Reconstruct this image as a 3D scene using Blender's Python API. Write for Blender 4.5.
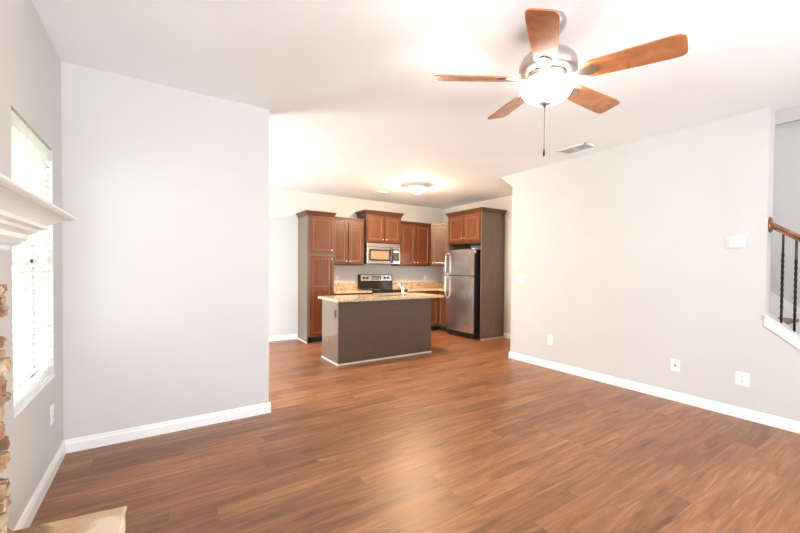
import bpy, bmesh, math, random
from mathutils import Vector, Matrix
random.seed(11)
for o in list(bpy.data.objects): bpy.data.objects.remove(o)
S = bpy.context.scene
COL = S.collection
R = math.radians

# ------------------------------------------------------------------ camera
H = 2.757
yaw, pitch, roll, F_PX = R(33.138), R(-0.954), R(0.502), 368.997
fw = Vector((math.sin(yaw), math.cos(yaw), 0)); rt = Vector((math.cos(yaw), -math.sin(yaw), 0)); up = Vector((0, 0, 1))
f2 = fw*math.cos(pitch) + up*math.sin(pitch); u2 = up*math.cos(pitch) - fw*math.sin(pitch)
r3 = rt*math.cos(roll) + u2*math.sin(roll); u3 = u2*math.cos(roll) - rt*math.sin(roll)
cam = bpy.data.cameras.new('camera'); camo = bpy.data.objects.new('camera', cam); COL.objects.link(camo)
mw = Matrix.Identity(4)
for i, v in enumerate((r3, u3, -f2)):
    for j in range(3): mw[j][i] = v[j]
mw.translation = (0, 0, 1.33)
camo.matrix_world = mw
cam.sensor_width = 36; cam.lens = F_PX/800*36; cam.shift_y = (274.896-266.5)/800; cam.clip_start = .02
S.camera = camo

# ------------------------------------------------------------------ world, lights, exposure
w = bpy.data.worlds.new('sky'); S.world = w; w.use_nodes = True
bg = w.node_tree.nodes['Background']; bg.inputs[0].default_value = (.97, .985, 1, 1); bg.inputs[1].default_value = 5.0
S.view_settings.view_transform = 'Standard'; S.view_settings.look = 'None'
S.view_settings.gamma = 1; S.view_settings.use_curve_mapping = False
S.view_settings.exposure = 0.55

def area(name, loc, direction, sx, sy, power, color):
    l = bpy.data.lights.new(name, 'AREA'); l.shape = 'RECTANGLE'; l.size = sx; l.size_y = sy; l.energy = power; l.color = color
    o = bpy.data.objects.new(name, l); COL.objects.link(o); o.location = loc
    o.rotation_euler = Vector(direction).to_track_quat('-Z', 'Y').to_euler()
    return o
area('fill_rear_window', (1.35, -2.28, 1.45), (-.15, 1, 1.0), 3.6, 2.0, 96, (.88, .95, 1))  # added fill at an assumed unseen window, aimed up to lift the ceiling
area('daylight_dining_door', (-.76, 5.15, 1.1), (1, 0, 0), 1.6, 1.9, 88, (.9, .96, 1))
area('fill_stairwell', (5.0, 1.6, 5.1), (0, 0, -1), .7, 2.2, 34, (1, .99, .98))  # added fill above the stairwell; no source upstairs is known

# ------------------------------------------------------------------ materials
def mat(name, color=(.8, .8, .8), rough=.5, metal=0, spec=.5, emis=None, es=0, coat=0):
    m = bpy.data.materials.new(name); m.use_nodes = True
    b = m.node_tree.nodes['Principled BSDF']
    b.inputs['Base Color'].default_value = (*color, 1); b.inputs['Roughness'].default_value = rough
    b.inputs['Metallic'].default_value = metal; b.inputs['Specular IOR Level'].default_value = spec
    b.inputs['Coat Weight'].default_value = coat
    if emis: b.inputs['Emission Color'].default_value = (*emis, 1); b.inputs['Emission Strength'].default_value = es
    return m
def N(m, t, **kw):
    n = m.node_tree.nodes.new(t)
    for k_, v in kw.items():
        if k_ in n.inputs.keys(): n.inputs[k_].default_value = v
        else: setattr(n, k_, v)
    return n
def L(m, a, b): m.node_tree.links.new(a, b)
def coords(m, scale=(1, 1, 1), rot=(0, 0, 0)):
    g = N(m, 'ShaderNodeNewGeometry'); mp = N(m, 'ShaderNodeMapping')
    mp.inputs['Scale'].default_value = scale; mp.inputs['Rotation'].default_value = rot
    L(m, g.outputs['Position'], mp.inputs['Vector']); return mp.outputs[0]
def ramp(m, fac, stops):
    r = N(m, 'ShaderNodeValToRGB'); e = r.color_ramp.elements
    while len(e) < len(stops): e.new(.5)
    for i, (p, c) in enumerate(stops): e[i].position = p; e[i].color = (*c, 1)
    L(m, fac, r.inputs[0]); return r.outputs[0]
def bsdf(m): return m.node_tree.nodes['Principled BSDF']
def painted(name, c, rough=.6, var=.02, bump=.0):
    m = mat(name, c, rough, spec=.3)
    n = N(m, 'ShaderNodeTexNoise', Scale=1.3, Detail=4.0); L(m, coords(m), n.inputs['Vector'])
    L(m, ramp(m, n.outputs[0], [(.3, tuple(x*(1-var) for x in c)), (.7, tuple(min(1, x*(1+var)) for x in c))]), bsdf(m).inputs['Base Color'])
    n2 = N(m, 'ShaderNodeTexNoise', Scale=180.0, Detail=2.0); L(m, coords(m), n2.inputs['Vector'])
    bp = N(m, 'ShaderNodeBump', Strength=.05, Distance=.002); L(m, n2.outputs[0], bp.inputs['Height']); L(m, bp.outputs[0], bsdf(m).inputs['Normal'])
    return m
def wood(name, c1, c2, rough=.35, scale=(14, 14, 1.2), coat=0, spec=.5):
    m = mat(name, c1, rough, coat=coat, spec=spec)
    n = N(m, 'ShaderNodeTexNoise', Scale=2.2, Detail=6.0, Distortion=.6); L(m, coords(m, scale), n.inputs['Vector'])
    L(m, ramp(m, n.outputs[0], [(.32, c1), (.68, c2)]), bsdf(m).inputs['Base Color'])
    return m

M = {}
M['wall'] = painted('warm_grey_wall_paint', (.625, .617, .604))
M['ceiling'] = painted('white_ceiling_paint', (.91, .94, .955), .8)
M['trim'] = mat('white_gloss_trim', (.88, .885, .88), .3)
M['cab'] = wood('brown_maple_cabinet', (.095, .030, .011), (.155, .051, .018), .34, coat=.5)
M['cab_frame'] = wood('dark_glazed_cabinet_frame', (.07, .028, .013), (.12, .046, .021), .3)
M['bead'] = mat('door_edge_highlight', (.30, .15, .08), .22)  # glazed bead, its colour lightened to carry the edge highlights
M['cab_side'] = wood('brown_cabinet_side', (.13, .085, .058), (.165, .11, .077), .36, (8, 8, 1.0), coat=.6)
M['island'] = wood('dark_taupe_island_panel', (.088, .055, .037), (.105, .066, .045), .36, (1.5, 1.5, 16))
M['toe'] = mat('dark_toe_kick', (.02, .016, .014), .6)
M['shoe'] = mat('pale_shoe_moulding', (.62, .56, .5), .4)
M['nickel'] = mat('satin_nickel', (.80, .77, .73), .28, 1)
M['fan_metal'] = mat('brushed_fan_metal', (.52, .46, .43), .35, 1)
M['chrome'] = mat('chrome', (.85, .85, .86), .1, 1)
M['steel'] = mat('stainless_steel', (.72, .7, .68), .27, 1)
m = M['steel']; n = N(m, 'ShaderNodeTexNoise', Scale=3.0, Detail=3.0); L(m, coords(m, (60, 60, .6)), n.inputs['Vector'])
L(m, ramp(m, n.outputs[0], [(.3, (.60, .585, .57)), (.7, (.80, .785, .77))]), bsdf(m).inputs['Base Color'])
M['black'] = mat('black_gloss_glass', (.012, .012, .013), .12)
M['blackm'] = mat('black_enamel', (.02, .02, .021), .38)
M['plastic'] = mat('white_plastic', (.86, .85, .83), .35)
M['slot'] = mat('dark_slot', (.03, .03, .03), .5)
M['duct'] = mat('dark_duct', (.16, .14, .12), .7)  # dark tone stands for the shade inside the vents
M['lcd'] = mat('grey_green_lcd', (.74, .79, .74), .25)
M['tan_glass'] = mat('tan_oven_window', (.33, .235, .15), .2)
M['blade'] = wood('cherry_fan_blade', (.40, .145, .058), (.55, .235, .11), .25, (5, 5, 5))
M['oak'] = wood('oak_handrail', (.08, .028, .010), (.30, .125, .042), .25, (20, 3, 20), coat=.3)
M['iron'] = mat('dark_bronze_iron', (.028, .018, .016), .4, .6)
M['tread'] = wood('brown_stair_tread', (.17, .105, .062), (.26, .175, .11), .6, (20, 20, 20))
M['riser'] = painted('white_riser', (.78, .78, .76))
M['mortar'] = painted('grey_mortar', (.6, .57, .53))
M['grass'] = mat('lawn', (.42, .50, .32), .9)  # lawn lightened, overexposed haze put into its colour
M['bushes'] = mat('hazed_foliage', (.26, .36, .22), .8)  # greens paled: the hazy overexposure is put into the colour
M['siding'] = painted('pale_siding', (.7, .7, .68))
# blind: white slats that let some daylight through
m = M['blind'] = mat('white_blind_slat', (.88, .88, .86), .45)
tr = N(m, 'ShaderNodeBsdfTranslucent'); tr.inputs[0].default_value = (.9, .9, .87, 1)
mx = N(m, 'ShaderNodeMixShader'); mx.inputs[0].default_value = .5
out = m.node_tree.nodes['Material Output']
L(m, bsdf(m).outputs[0], mx.inputs[1]); L(m, tr.outputs[0], mx.inputs[2]); L(m, mx.outputs[0], out.inputs[0])
# window glass: thin clear pane
m = M['glass'] = mat('window_glass', (1, 1, 1), .0)
tp = N(m, 'ShaderNodeBsdfTransparent'); gl = N(m, 'ShaderNodeBsdfGlossy'); gl.inputs['Roughness'].default_value = .02
mx = N(m, 'ShaderNodeMixShader'); mx.inputs[0].default_value = .06; out = m.node_tree.nodes['Material Output']
L(m, tp.outputs[0], mx.inputs[1]); L(m, gl.outputs[0], mx.inputs[2]); L(m, mx.outputs[0], out.inputs[0])
# lamp glass
M['bowl'] = mat('lit_frosted_bowl', (.9, .88, .84), .4, emis=(1, .93, .84), es=9)
M['dome'] = mat('lit_frosted_dome', (.9, .88, .84), .4, emis=(1, .70, .44), es=290)
# floor: plank laminate, boards run along x
m = M['floor'] = mat('brown_wood_plank_floor', (.3, .15, .08), .3, spec=.55)
c = coords(m)
sep = N(m, 'ShaderNodeSeparateXYZ'); L(m, c, sep.inputs[0])
def mth(op, a_, b_=None):
    n_ = N(m, 'ShaderNodeMath', operation=op)
    for i_, v_ in enumerate((a_, b_)):
        if v_ is None: continue
        if isinstance(v_, (int, float)): n_.inputs[i_].default_value = v_
        else: L(m, v_, n_.inputs[i_])
    return n_.outputs[0]
PW, PL = .128, 1.22
yr = mth('DIVIDE', mth('ADD', sep.outputs[1], 20.03), PW); row = mth('FLOOR', yr)
wn = N(m, 'ShaderNodeTexWhiteNoise', noise_dimensions='1D'); L(m, row, wn.inputs['W'])
xr = mth('ADD', mth('DIVIDE', mth('ADD', sep.outputs[0], 20.0), PL), mth('MULTIPLY', wn.outputs[0], 7.0)); colm = mth('FLOOR', xr)
wn2 = N(m, 'ShaderNodeTexWhiteNoise', noise_dimensions='2D'); cb = N(m, 'ShaderNodeCombineXYZ'); L(m, row, cb.inputs[0]); L(m, colm, cb.inputs[1]); L(m, cb.outputs[0], wn2.inputs['Vector'])
plank = wn2.outputs[0]
dy_ = mth('MULTIPLY', mth('PINGPONG', yr, .5), PW); dx_ = mth('MULTIPLY', mth('PINGPONG', xr, .5), PL)
seam = mth('LESS_THAN', mth('MINIMUM', dy_, dx_), .0011)
# shift the grain per board so neighbours differ
off = N(m, 'ShaderNodeMath', operation='MULTIPLY'); off.inputs[1].default_value = 37.0; L(m, plank, off.inputs[0])
cmb = N(m, 'ShaderNodeCombineXYZ')
ax = N(m, 'ShaderNodeMath', operation='MULTIPLY'); ax.inputs[1].default_value = 1.3; L(m, sep.outputs[0], ax.inputs[0])
ay = N(m, 'ShaderNodeMath', operation='MULTIPLY'); ay.inputs[1].default_value = 13.0; L(m, sep.outputs[1], ay.inputs[0])
L(m, ax.outputs[0], cmb.inputs[0]); L(m, ay.outputs[0], cmb.inputs[1]); L(m, off.outputs[0], cmb.inputs[2])
gn = N(m, 'ShaderNodeTexNoise', Scale=1.6, Detail=7.0, Roughness=.62, Distortion=.9); L(m, cmb.outputs[0], gn.inputs['Vector'])
grain = ramp(m, gn.outputs[0], [(.27, (.115, .043, .018)), (.42, (.215, .084, .035)), (.55, (.285, .120, .050)), (.75, (.42, .205, .098))])
tone = ramp(m, plank, [(0, (.76, .74, .73)), (.5, (1, 1, 1)), (1, (1.2, 1.2, 1.2))])
mul = N(m, 'ShaderNodeMixRGB', blend_type='MULTIPLY'); mul.inputs[0].default_value = 1
L(m, grain, mul.inputs[1]); L(m, tone, mul.inputs[2])
gap = N(m, 'ShaderNodeMixRGB', blend_type='MIX'); L(m, seam, gap.inputs[0]); L(m, mul.outputs[0], gap.inputs[1]); gap.inputs[2].default_value = (.15, .068, .036, 1)
L(m, gap.outputs[0], bsdf(m).inputs['Base Color'])
rr = N(m, 'ShaderNodeMapRange'); rr.inputs['To Min'].default_value = .30; rr.inputs['To Max'].default_value = .46; L(m, gn.outputs[0], rr.inputs['Value']); L(m, rr.outputs[0], bsdf(m).inputs['Roughness'])
bp = N(m, 'ShaderNodeBump', Strength=.25, Distance=.002); L(m, gn.outputs[0], bp.inputs['Height']); L(m, bp.outputs[0], bsdf(m).inputs['Normal'])
# granite
m = M['granite'] = mat('speckled_tan_granite', (.6, .45, .3), .13)
n1 = N(m, 'ShaderNodeTexNoise', Scale=42.0, Detail=4.0); L(m, coords(m), n1.inputs['Vector'])
L(m, ramp(m, n1.outputs[0], [(.30, (.20, .11, .055)), (.40, (.50, .30, .145)), (.52, (.66, .48, .30)), (.66, (.78, .67, .51))]), bsdf(m).inputs['Base Color'])
# stone
def stone(name, a, b):
    m = mat(name, a, .8)
    n = N(m, 'ShaderNodeTexNoise', Scale=14.0, Detail=6.0); L(m, coords(m), n.inputs['Vector'])
    L(m, ramp(m, n.outputs[0], [(.35, a), (.65, b)]), bsdf(m).inputs['Base Color'])
    bp = N(m, 'ShaderNodeBump', Strength=.5, Distance=.01); L(m, n.outputs[0], bp.inputs['Height']); L(m, bp.outputs[0], bsdf(m).inputs['Normal'])
    return m
STONES = [stone('tan_stone', (.36, .22, .125), (.52, .36, .23)), stone('rust_stone', (.30, .15, .085), (.42, .25, .16)),
          stone('brown_stone', (.17, .095, .065), (.28, .17, .12)), stone('buff_stone', (.48, .35, .23), (.62, .50, .37))]
m = M['hearth'] = mat('layered_hearth_stone', (.6, .45, .3), .65)
n1 = N(m, 'ShaderNodeTexNoise', Scale=2.2, Detail=9.0, Distortion=.5); L(m, coords(m, (1.6, 2.6, 1)), n1.inputs['Vector'])
L(m, ramp(m, n1.outputs[0], [(.40, (.26, .16, .08)), (.46, (.50, .34, .19)), (.50, (.64, .38, .24)), (.55, (.56, .44, .28)), (.62, (.80, .64, .48))]), bsdf(m).inputs['Base Color'])
bp = N(m, 'ShaderNodeBump', Strength=.5, Distance=.01); L(m, n1.outputs[0], bp.inputs['Height']); L(m, bp.outputs[0], bsdf(m).inputs['Normal'])

# ------------------------------------------------------------------ mesh helpers (all in world coordinates)
def box(bm, x0, x1, y0, y1, z0, z1, bev=0, T=None, mi=0):
    vs = [bm.verts.new((x, y, z)) for x in (x0, x1) for y in (y0, y1) for z in (z0, z1)]
    fs = []
    for q in ((0, 1, 3, 2), (4, 6, 7, 5), (0, 4, 5, 1), (2, 3, 7, 6), (0, 2, 6, 4), (1, 5, 7, 3)):
        f = bm.faces.new([vs[i] for i in q]); f.material_index = mi; fs.append(f)
    es = list({e for f in fs for e in f.edges})
    if bev:
        r = bmesh.ops.bevel(bm, geom=es, offset=bev, segments=2, profile=.6, affect='EDGES')
        vs = list({v for v in r['verts']} | {v for v in vs if v.is_valid})
        for f in r['faces']: f.material_index = mi
    if T:
        for v in vs: v.co = T @ v.co
    return vs
def prism(bm, pts, axis, a0, a1, T=None, mi=0):
    # pts: 2-D polygon in the two other axes, extruded along axis
    def P(p, a):
        q = list(p); q.insert(axis, a); return Vector(q)
    A = [bm.verts.new(P(p, a0)) for p in pts]; B = [bm.verts.new(P(p, a1)) for p in pts]
    fs = [bm.faces.new(A), bm.faces.new(B[::-1])]
    n = len(pts)
    for i in range(n): fs.append(bm.faces.new((A[i], B[i], B[(i+1) % n], A[(i+1) % n])))
    for f in fs: f.material_index = mi
    if T:
        for v in A+B: v.co = T @ v.co
def lathe(bm, prof, seg=32, T=None, smooth=True, closed=False):
    rings = []
    for r, z in prof:
        if r < 1e-5: rings.append([bm.verts.new((0, 0, z))])
        else: rings.append([bm.verts.new((r*math.cos(2*math.pi*i/seg), r*math.sin(2*math.pi*i/seg), z)) for i in range(seg)])
    for a, b in zip(rings, rings[1:]):
        for i in range(seg):
            j = (i+1) % seg
            if len(a) == 1 and len(b) == 1: continue
            if len(a) == 1: f = bm.faces.new((a[0], b[i], b[j]))
            elif len(b) == 1: f = bm.faces.new((a[i], b[0], a[j]))
            else: f = bm.faces.new((a[i], b[i], b[j], a[j]))
            f.smooth = smooth
    if closed:
        for g in (rings[0], rings[-1]):
            if len(g) > 1: bm.faces.new(g)
    if T:
        for g in rings:
            for v in g: v.co = T @ v.co
def tube(bm, pts, rad, seg=10, cap=True):
    pts = [Vector(p) for p in pts]; rings = []
    up0 = Vector((0, 0, 1))
    for i, p in enumerate(pts):
        d = (pts[min(i+1, len(pts)-1)] - pts[max(i-1, 0)]).normalized()
        a = d.cross(up0 if abs(d.z) < .9 else Vector((1, 0, 0))).normalized(); b = d.cross(a).normalized()
        rr = rad[i] if isinstance(rad, (list, tuple)) else rad
        rings.append([bm.verts.new(p + a*rr*math.cos(2*math.pi*k_/seg) + b*rr*math.sin(2*math.pi*k_/seg)) for k_ in range(seg)])
    for a, b in zip(rings, rings[1:]):
        for i in range(seg):
            f = bm.faces.new((a[i], a[(i+1) % seg], b[(i+1) % seg], b[i])); f.smooth = True
    if cap: bm.faces.new(rings[0]); bm.faces.new(rings[-1][::-1])
def obj(name, bm, mats, parent=None, **props):
    bmesh.ops.recalc_face_normals(bm, faces=bm.faces)
    me = bpy.data.meshes.new(name); bm.to_mesh(me); bm.free()
    for mm in (mats if isinstance(mats, list) else [mats]): me.materials.append(mm)
    o = bpy.data.objects.new(name, me); COL.objects.link(o)
    root = parent
    org = Vector((0, 0, 0))
    while root is not None: org += root.location; root = root.parent
    if parent is not None: me.transform(Matrix.Translation(-org)); o.parent = parent
    for a, b in props.items(): o[a] = b
    return o
def B(): return bmesh.new()
def thing(name, label, cat, loc, group=None):
    o = bpy.data.objects.new(name, None); COL.objects.link(o); o.location = loc; o.empty_display_size = .1
    o['label'] = label; o['category'] = cat
    if group: o['group'] = group
    return o
def bx(name, m, parent, *a, bev=0, **props):
    bm = B(); box(bm, *a, bev=bev); return obj(name, bm, m, parent, **props)
def struct(name, bm, m, parent=None): return obj(name, bm, m, parent, kind='structure')

# ------------------------------------------------------------------ the shell
LX, PX, PY, RX, RY, OY, KY, KX, BY = -.571, .841, 3.474, 4.431, 3.728, .95, 6.825, 5.67, -2.2
SX = 5.42   # far wall of the stairwell
bm = B(); box(bm, LX-.2, KX+.2, BY-.2, KY+.2, -.12, 0); struct('floor', bm, M['floor'])
# ceiling with the stairwell opening left out
bm = B()
box(bm, LX-.2, 4.582, BY-.2, KY+.2, H, H+.2)
box(bm, 4.582, KX+.2, 3.3, KY+.2, H, H+.2); box(bm, 4.582, KX+.2, BY-.2, -.3, H, H+.2)
struct('ceiling', bm, M['ceiling'])
# left wall with the blind window and the dining door
WY0, WY1, WZ0, WZ1 = 2.42, 3.205, .624, 2.07
DY0, DY1, DZ1 = 4.35, 5.95, 2.08
bm = B()
box(bm, LX-.16, LX, BY-.2, WY0, 0, H); box(bm, LX-.16, LX, WY1, DY0, 0, H); box(bm, LX-.16, LX, DY1, KY+.16, 0, H)
box(bm, LX-.16, LX, WY0, WY1, 0, WZ0); box(bm, LX-.16, LX, WY0, WY1, WZ1, H); box(bm, LX-.16, LX, DY0, DY1, DZ1, H)
struct('wall_left', bm, M['wall'])
bm = B(); box(bm, LX, PX, PY, PY+.12, 0, H); struct('wall_partition', bm, M['wall'])
bm = B(); box(bm, LX, KX+.16, KY, KY+.16, 0, H); struct('wall_kitchen_back', bm, M['wall'])
bm = B(); box(bm, KX, KX+.16, RY, KY, 0, H); struct('wall_kitchen_right', bm, M['wall'])
# right wall, with the sloping knee wall below the stair opening
bm = B(); box(bm, RX, 4.582, OY, RY, 0, H)
sl = .80
kz = lambda y: .963 + (y-.95)*sl
prism(bm, [(OY, 0), (OY, kz(OY)), (-.17, kz(-.17)), (-.17, 0)], 0, RX, 4.582)
box(bm, 4.582, KX, RY-.12, RY, 0, H)
struct('wall_right', bm, M['wall'])
# sloping underside of the landing at the top of the wall's end
bm = B(); prism(bm, [(RY, 2.565), (RY, H), (RY+.235, H)], 0, RX, KX); struct('wall_soffit', bm, M['wall'])
bm = B(); box(bm, SX, SX+.14, -.2, RY-.12, 0, 5.3); box(bm, SX-.03, SX, -.2, RY-.12, H+.11, 5.3)
box(bm, 4.44, 4.582, -.3, 3.3, H+.2, 5.3); box(bm, 4.582, SX, 3.3, 3.42, H+.2, 5.3); box(bm, 4.582, SX, -.42, -.3, H+.2, 5.3)
box(bm, SX, SX+.14, BY, -.2, 0, H)
struct('wall_stairwell', bm, M['wall'])
bm = B(); box(bm, 4.44, SX+.14, -.42, 3.42, 5.3, 5.4); struct('ceiling_upstairs', bm, M['ceiling'])
# rear wall behind the viewer; its wide window is assumed, added to admit daylight
bm = B()
box(bm, LX-.2, -.4, BY-.16, BY, 0, H); box(bm, 3.2, SX+.14, BY-.16, BY, 0, H); box(bm, -.4, 3.2, BY-.16, BY, 0, .45); box(bm, -.4, 3.2, BY-.16, BY, 2.45, H)
struct('wall_rear', bm, M['wall'])
bm = B()
for x in (-.4, .77, 1.97, 3.14): box(bm, x, x+.06, BY-.14, BY-.06, .45, 2.45)
box(bm, -.4, 3.2, BY-.14, BY-.06, .45, .51); box(bm, -.4, 3.2, BY-.14, BY-.06, 2.39, 2.45)
struct('window_2', bm, M['trim'])
bm = B()
for y in (DY0, 5.12, DY1-.06): box(bm, LX-.12, LX-.05, y, y+.06, 0, DZ1)
box(bm, LX-.12, LX-.05, DY0, DY1, DZ1-.06, DZ1); box(bm, LX-.12, LX-.05, DY0, DY1, 0, .05)
struct('door_1', bm, M['trim'])

# baseboards: tall board with an eased top
def baseboard(name, p0, p1, nrm, hgt=.094, e0=0, e1=0):
    p0 = Vector((*p0, 0)); p1 = Vector((*p1, 0)); d = (p1-p0).normalized(); nn = Vector((*nrm, 0))
    p0 = p0 - d*e0; p1 = p1 + d*e1
    prof = [(0, 0), (.016, 0), (.016, hgt-.03), (.011, hgt-.018), (.011, hgt-.008), (.006, hgt), (0, hgt)]
    bm = B()
    A = [bm.verts.new(p0+nn*a+Vector((0, 0, z))) for a, z in prof]; C_ = [bm.verts.new(p1+nn*a+Vector((0, 0, z))) for a, z in prof]
    bm.faces.new(A); bm.faces.new(C_[::-1])
    for i in range(len(prof)): bm.faces.new((A[i], C_[i], C_[(i+1) % len(prof)], A[(i+1) % len(prof)]))
    return struct(name, bm, M['trim'])
baseboard('baseboard_left', (LX, 1.97), (LX, PY), (1, 0))
baseboard('baseboard_partition', (LX, PY), (PX, PY), (0, -1), e1=.016)
baseboard('baseboard_partition_end', (PX, PY), (PX, PY+.12), (1, 0))
baseboard('baseboard_right', (RX, -.17), (RX, RY), (-1, 0), e1=.016)
baseboard('baseboard_right_end', (RX, RY), (KX, RY), (0, 1))
baseboard('baseboard_kitchen_back', (LX, KY), (2.17, KY), (0, -1))
baseboard('baseboard_kitchen_right', (KX, RY), (KX, 4.93), (-1, 0))

# window_1: frame, sashes, glass, sill
win = bpy.data.objects.new('window_1', None); COL.objects.link(win); win.location = (LX, WY0, WZ0); win['kind'] = 'structure'
bm = B(); xo, xi = LX-.155, LX-.095
box(bm, xo, xi, WY0, WY0+.045, WZ0, WZ1); box(bm, xo, xi, WY1-.045, WY1, WZ0, WZ1)
box(bm, xo, xi, WY0, WY1, WZ0, WZ0+.05); box(bm, xo, xi, WY0, WY1, WZ1-.05, WZ1); box(bm, xo, xi, WY0, WY1, 1.33, 1.375)
box(bm, xo+.015, xi-.02, 2.80, 2.82, WZ0, WZ1)
for z in (.98, 1.72): box(bm, xo+.015, xi-.02, WY0, WY1, z, z+.018)
obj('window_frame', bm, M['trim'], win)
bx('window_glass', M['glass'], win, xo+.028, xo+.032, WY0+.04, WY1-.04, WZ0+.04, WZ1-.04)
bx('window_sill', M['trim'], win, xo, LX+.006, WY0+.001, WY1-.001, WZ0-.010, WZ0+.006, bev=.003)

# ------------------------------------------------------------------ blind in the window
t = thing('window_blind', 'white horizontal slat blind hanging in the window beside the fireplace', 'blind', (LX-.03, (WY0+WY1)/2, WZ0+.02))
bx('headrail', M['blind'], t, LX-.058, LX-.003, WY0+.006, WY1-.006, WZ1-.075, WZ1-.014, bev=.004)
bm = B()
zz = WZ0+.058; 
while zz < WZ1-.095:
    T = Matrix.Translation((LX-.031, 0, zz)) @ Matrix.Rotation(R(-22), 4, 'Y')
    prism(bm, [(-.025, -.0012), (0, .0018), (.025, -.0012), (.025, .0003), (0, .0033), (-.025, .0003)], 1, WY0+.008, WY1-.008, T=None)
    for v in bm.verts[-12:]: v.co = T @ v.co
    zz += .0435
obj('slats', bm, M['blind'], t)
bx('bottom_rail', M['blind'], t, LX-.055, LX-.006, WY0+.008, WY1-.008, WZ0+.008, WZ0+.026, bev=.003)
for yy in (WY0+.13, (WY0+WY1)/2, WY1-.13):
    bm = B()
    for xx in (LX-.0575, LX-.0045): tube(bm, [(xx, yy, WZ0+.03), (xx, yy, WZ1-.07)], .0011, 5)
    obj('ladder_cord', bm, M['blind'], t)
bm = B(); tube(bm, [(LX+.001, WY0+.2, WZ1-.06), (LX+.001, WY0+.2, 1.2)], .004, 6); obj('tilt_wand', bm, M['plastic'], t)

# ------------------------------------------------------------------ outside
bm = B(); box(bm, -16, LX-.3, -3, 16, -.5, -.45); obj('lawn', bm, M['grass'], kind='structure')
t = thing('neighbour_house', 'pale house seen faintly between the window blind slats', 'house', (-9, 9, -.45))
bm = B(); box(bm, -12, -8.6, 6.5, 13, -.45, 3.2); prism(bm, [(-12.4, 3.2), (-8.2, 3.2), (-10.3, 4.8)], 1, 6.2, 13.3)
obj('walls', bm, M['siding'], t)
for y in (7.4, 9.2, 11): bx('house_window', M['lcd'], t, -8.62, -8.58, y, y+.9, .8, 2.1)
def bush(x, y, s, label):
    bm = B()
    bmesh.ops.create_icosphere(bm, subdivisions=4, radius=s)
    for v in bm.verts:
        n_ = v.co.normalized(); k_ = 1 + .12*math.sin(n_.x*9+x)*math.cos(n_.y*8+y) + random.uniform(-.09, .09)
        v.co = v.co*k_; v.co.z *= .9; v.co += Vector((x, y, s*.62-.45))
    o = obj('garden_bush', bm, M['bushes']); o['label'] = label; o['category'] = 'bush'
bush(-3.1, 8.7, .95, 'nearer pale green bush outside, glimpsed through the blind slats')
bush(-5.2, 11.8, 1.3, 'farther pale green bush outside, near the house, glimpsed through the blind slats')

# ------------------------------------------------------------------ fireplace: stone surround, mantel, hearth
FY0, FY1, FX = .12, 1.865, -.458
t = thing('stone_fireplace', 'stacked tan and brown stone fireplace face on the left wall', 'fireplace', (LX, 1.0, .345))
bm = B()
LF = LX+.003
box(bm, LF, FX-.022, FY0+.03, .52, .345, 1.262); box(bm, LF, FX-.022, 1.42, FY1-.03, .345, 1.262); box(bm, LF, FX-.022, .52, 1.42, 1.05, 1.262)
obj('mortar_backing', bm, M['mortar'], t)
bm = B()
rr_ = random.Random(4)
def rock(y0, y1, z0, z1, x0, x1, mi):
    b2 = bmesh.new(); box(b2, x0, x1, y0, y1, z0, z1)
    bmesh.ops.subdivide_edges(b2, edges=b2.edges[:], cuts=2, use_grid_fill=True)
    c_ = Vector(((x0+x1)/2, (y0+y1)/2, (z0+z1)/2)); hx = Vector(((x1-x0)/2, (y1-y0)/2, (z1-z0)/2))
    sk = rr_.uniform(-.35, .35)
    for v in b2.verts:
        d = v.co - c_; q = Vector((d.x/hx.x, d.y/hx.y, d.z/hx.z)); ln = q.length
        q = q * (1 - .16*max(0, ln-1)) 
        v.co = c_ + Vector((q.x*hx.x, q.y*hx.y*(1+sk*q.z*.5), q.z*hx.z)) + Vector([rr_.uniform(-.006, .006) for _ in range(3)])
    mp = {}
    for v in b2.verts: mp[v] = bm.verts.new(v.co)
    for f in b2.faces: bm.faces.new([mp[v] for v in f.verts]).material_index = mi
    b2.free()
z = .352
while z < 1.235:
    hh = min(rr_.uniform(.03, .065), 1.262-z); y = FY0
    while y < FY1-.005:
        ww = rr_.uniform(.09, .24)
        if FY1-(y+ww) < .07: ww = FY1-y+rr_.uniform(-.065, .0)
        inop = z+hh/2 < 1.05 and (.5 < y+ww/2 < 1.44)
        if not inop: rock(y+.005, y+ww-.005, z+.004, z+hh-.004, LX+.02, FX+rr_.uniform(-.012, .014), rr_.randrange(4))
        y += ww
    z += hh
obj('stacked_stones', bm, STONES, t)
bx('firebox', M['blackm'], t, LX+.002, LX+.012, .5, 1.44, .345, 1.06)
t = thing('fireplace_mantel', 'white painted crown moulded mantel shelf above the stone fireplace', 'mantel', (LX, 1.0, 1.27))
prof = [(-.03, 1.27), (-.03, 1.36), (-.005, 1.366), (-.005, 1.378), (.02, 1.384), (.026, 1.398), (.041, 1.405), (.047, 1.412), (.060, 1.424), (.060, 1.440), (.066, 1.444), (.080, 1.452),
        (.084, 1.462), (.104, 1.467), (.104, 1.480), (.108, 1.484), (.114, 1.490), (.124, 1.498), (.138, 1.505), (.156, 1.511)]
def loft(pr_):
    bm = B(); rings = []
    for s, z_ in pr_:
        x1 = -.46+s; y0, y1 = FY0-.0-s, 1.82+s
        rings.append([bm.verts.new(p) for p in ((LX+.002, y0, z_), (x1, y0, z_), (x1, y1, z_), (LX+.002, y1, z_))])
    for a, b in zip(rings, rings[1:]):
        for i in range(4): bm.faces.new((a[i], a[(i+1) % 4], b[(i+1) % 4], b[i]))
    bm.faces.new(rings[0]); bm.faces.new(rings[-1]); return bm
obj('crown_moulding', loft(prof), M['trim'], t)
obj('mantel_shelf', loft([(.162, 1.5115), (.172, 1.515), (.178, 1.519), (.179, 1.523), (.176, 1.527)]), M['trim'], t)
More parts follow.
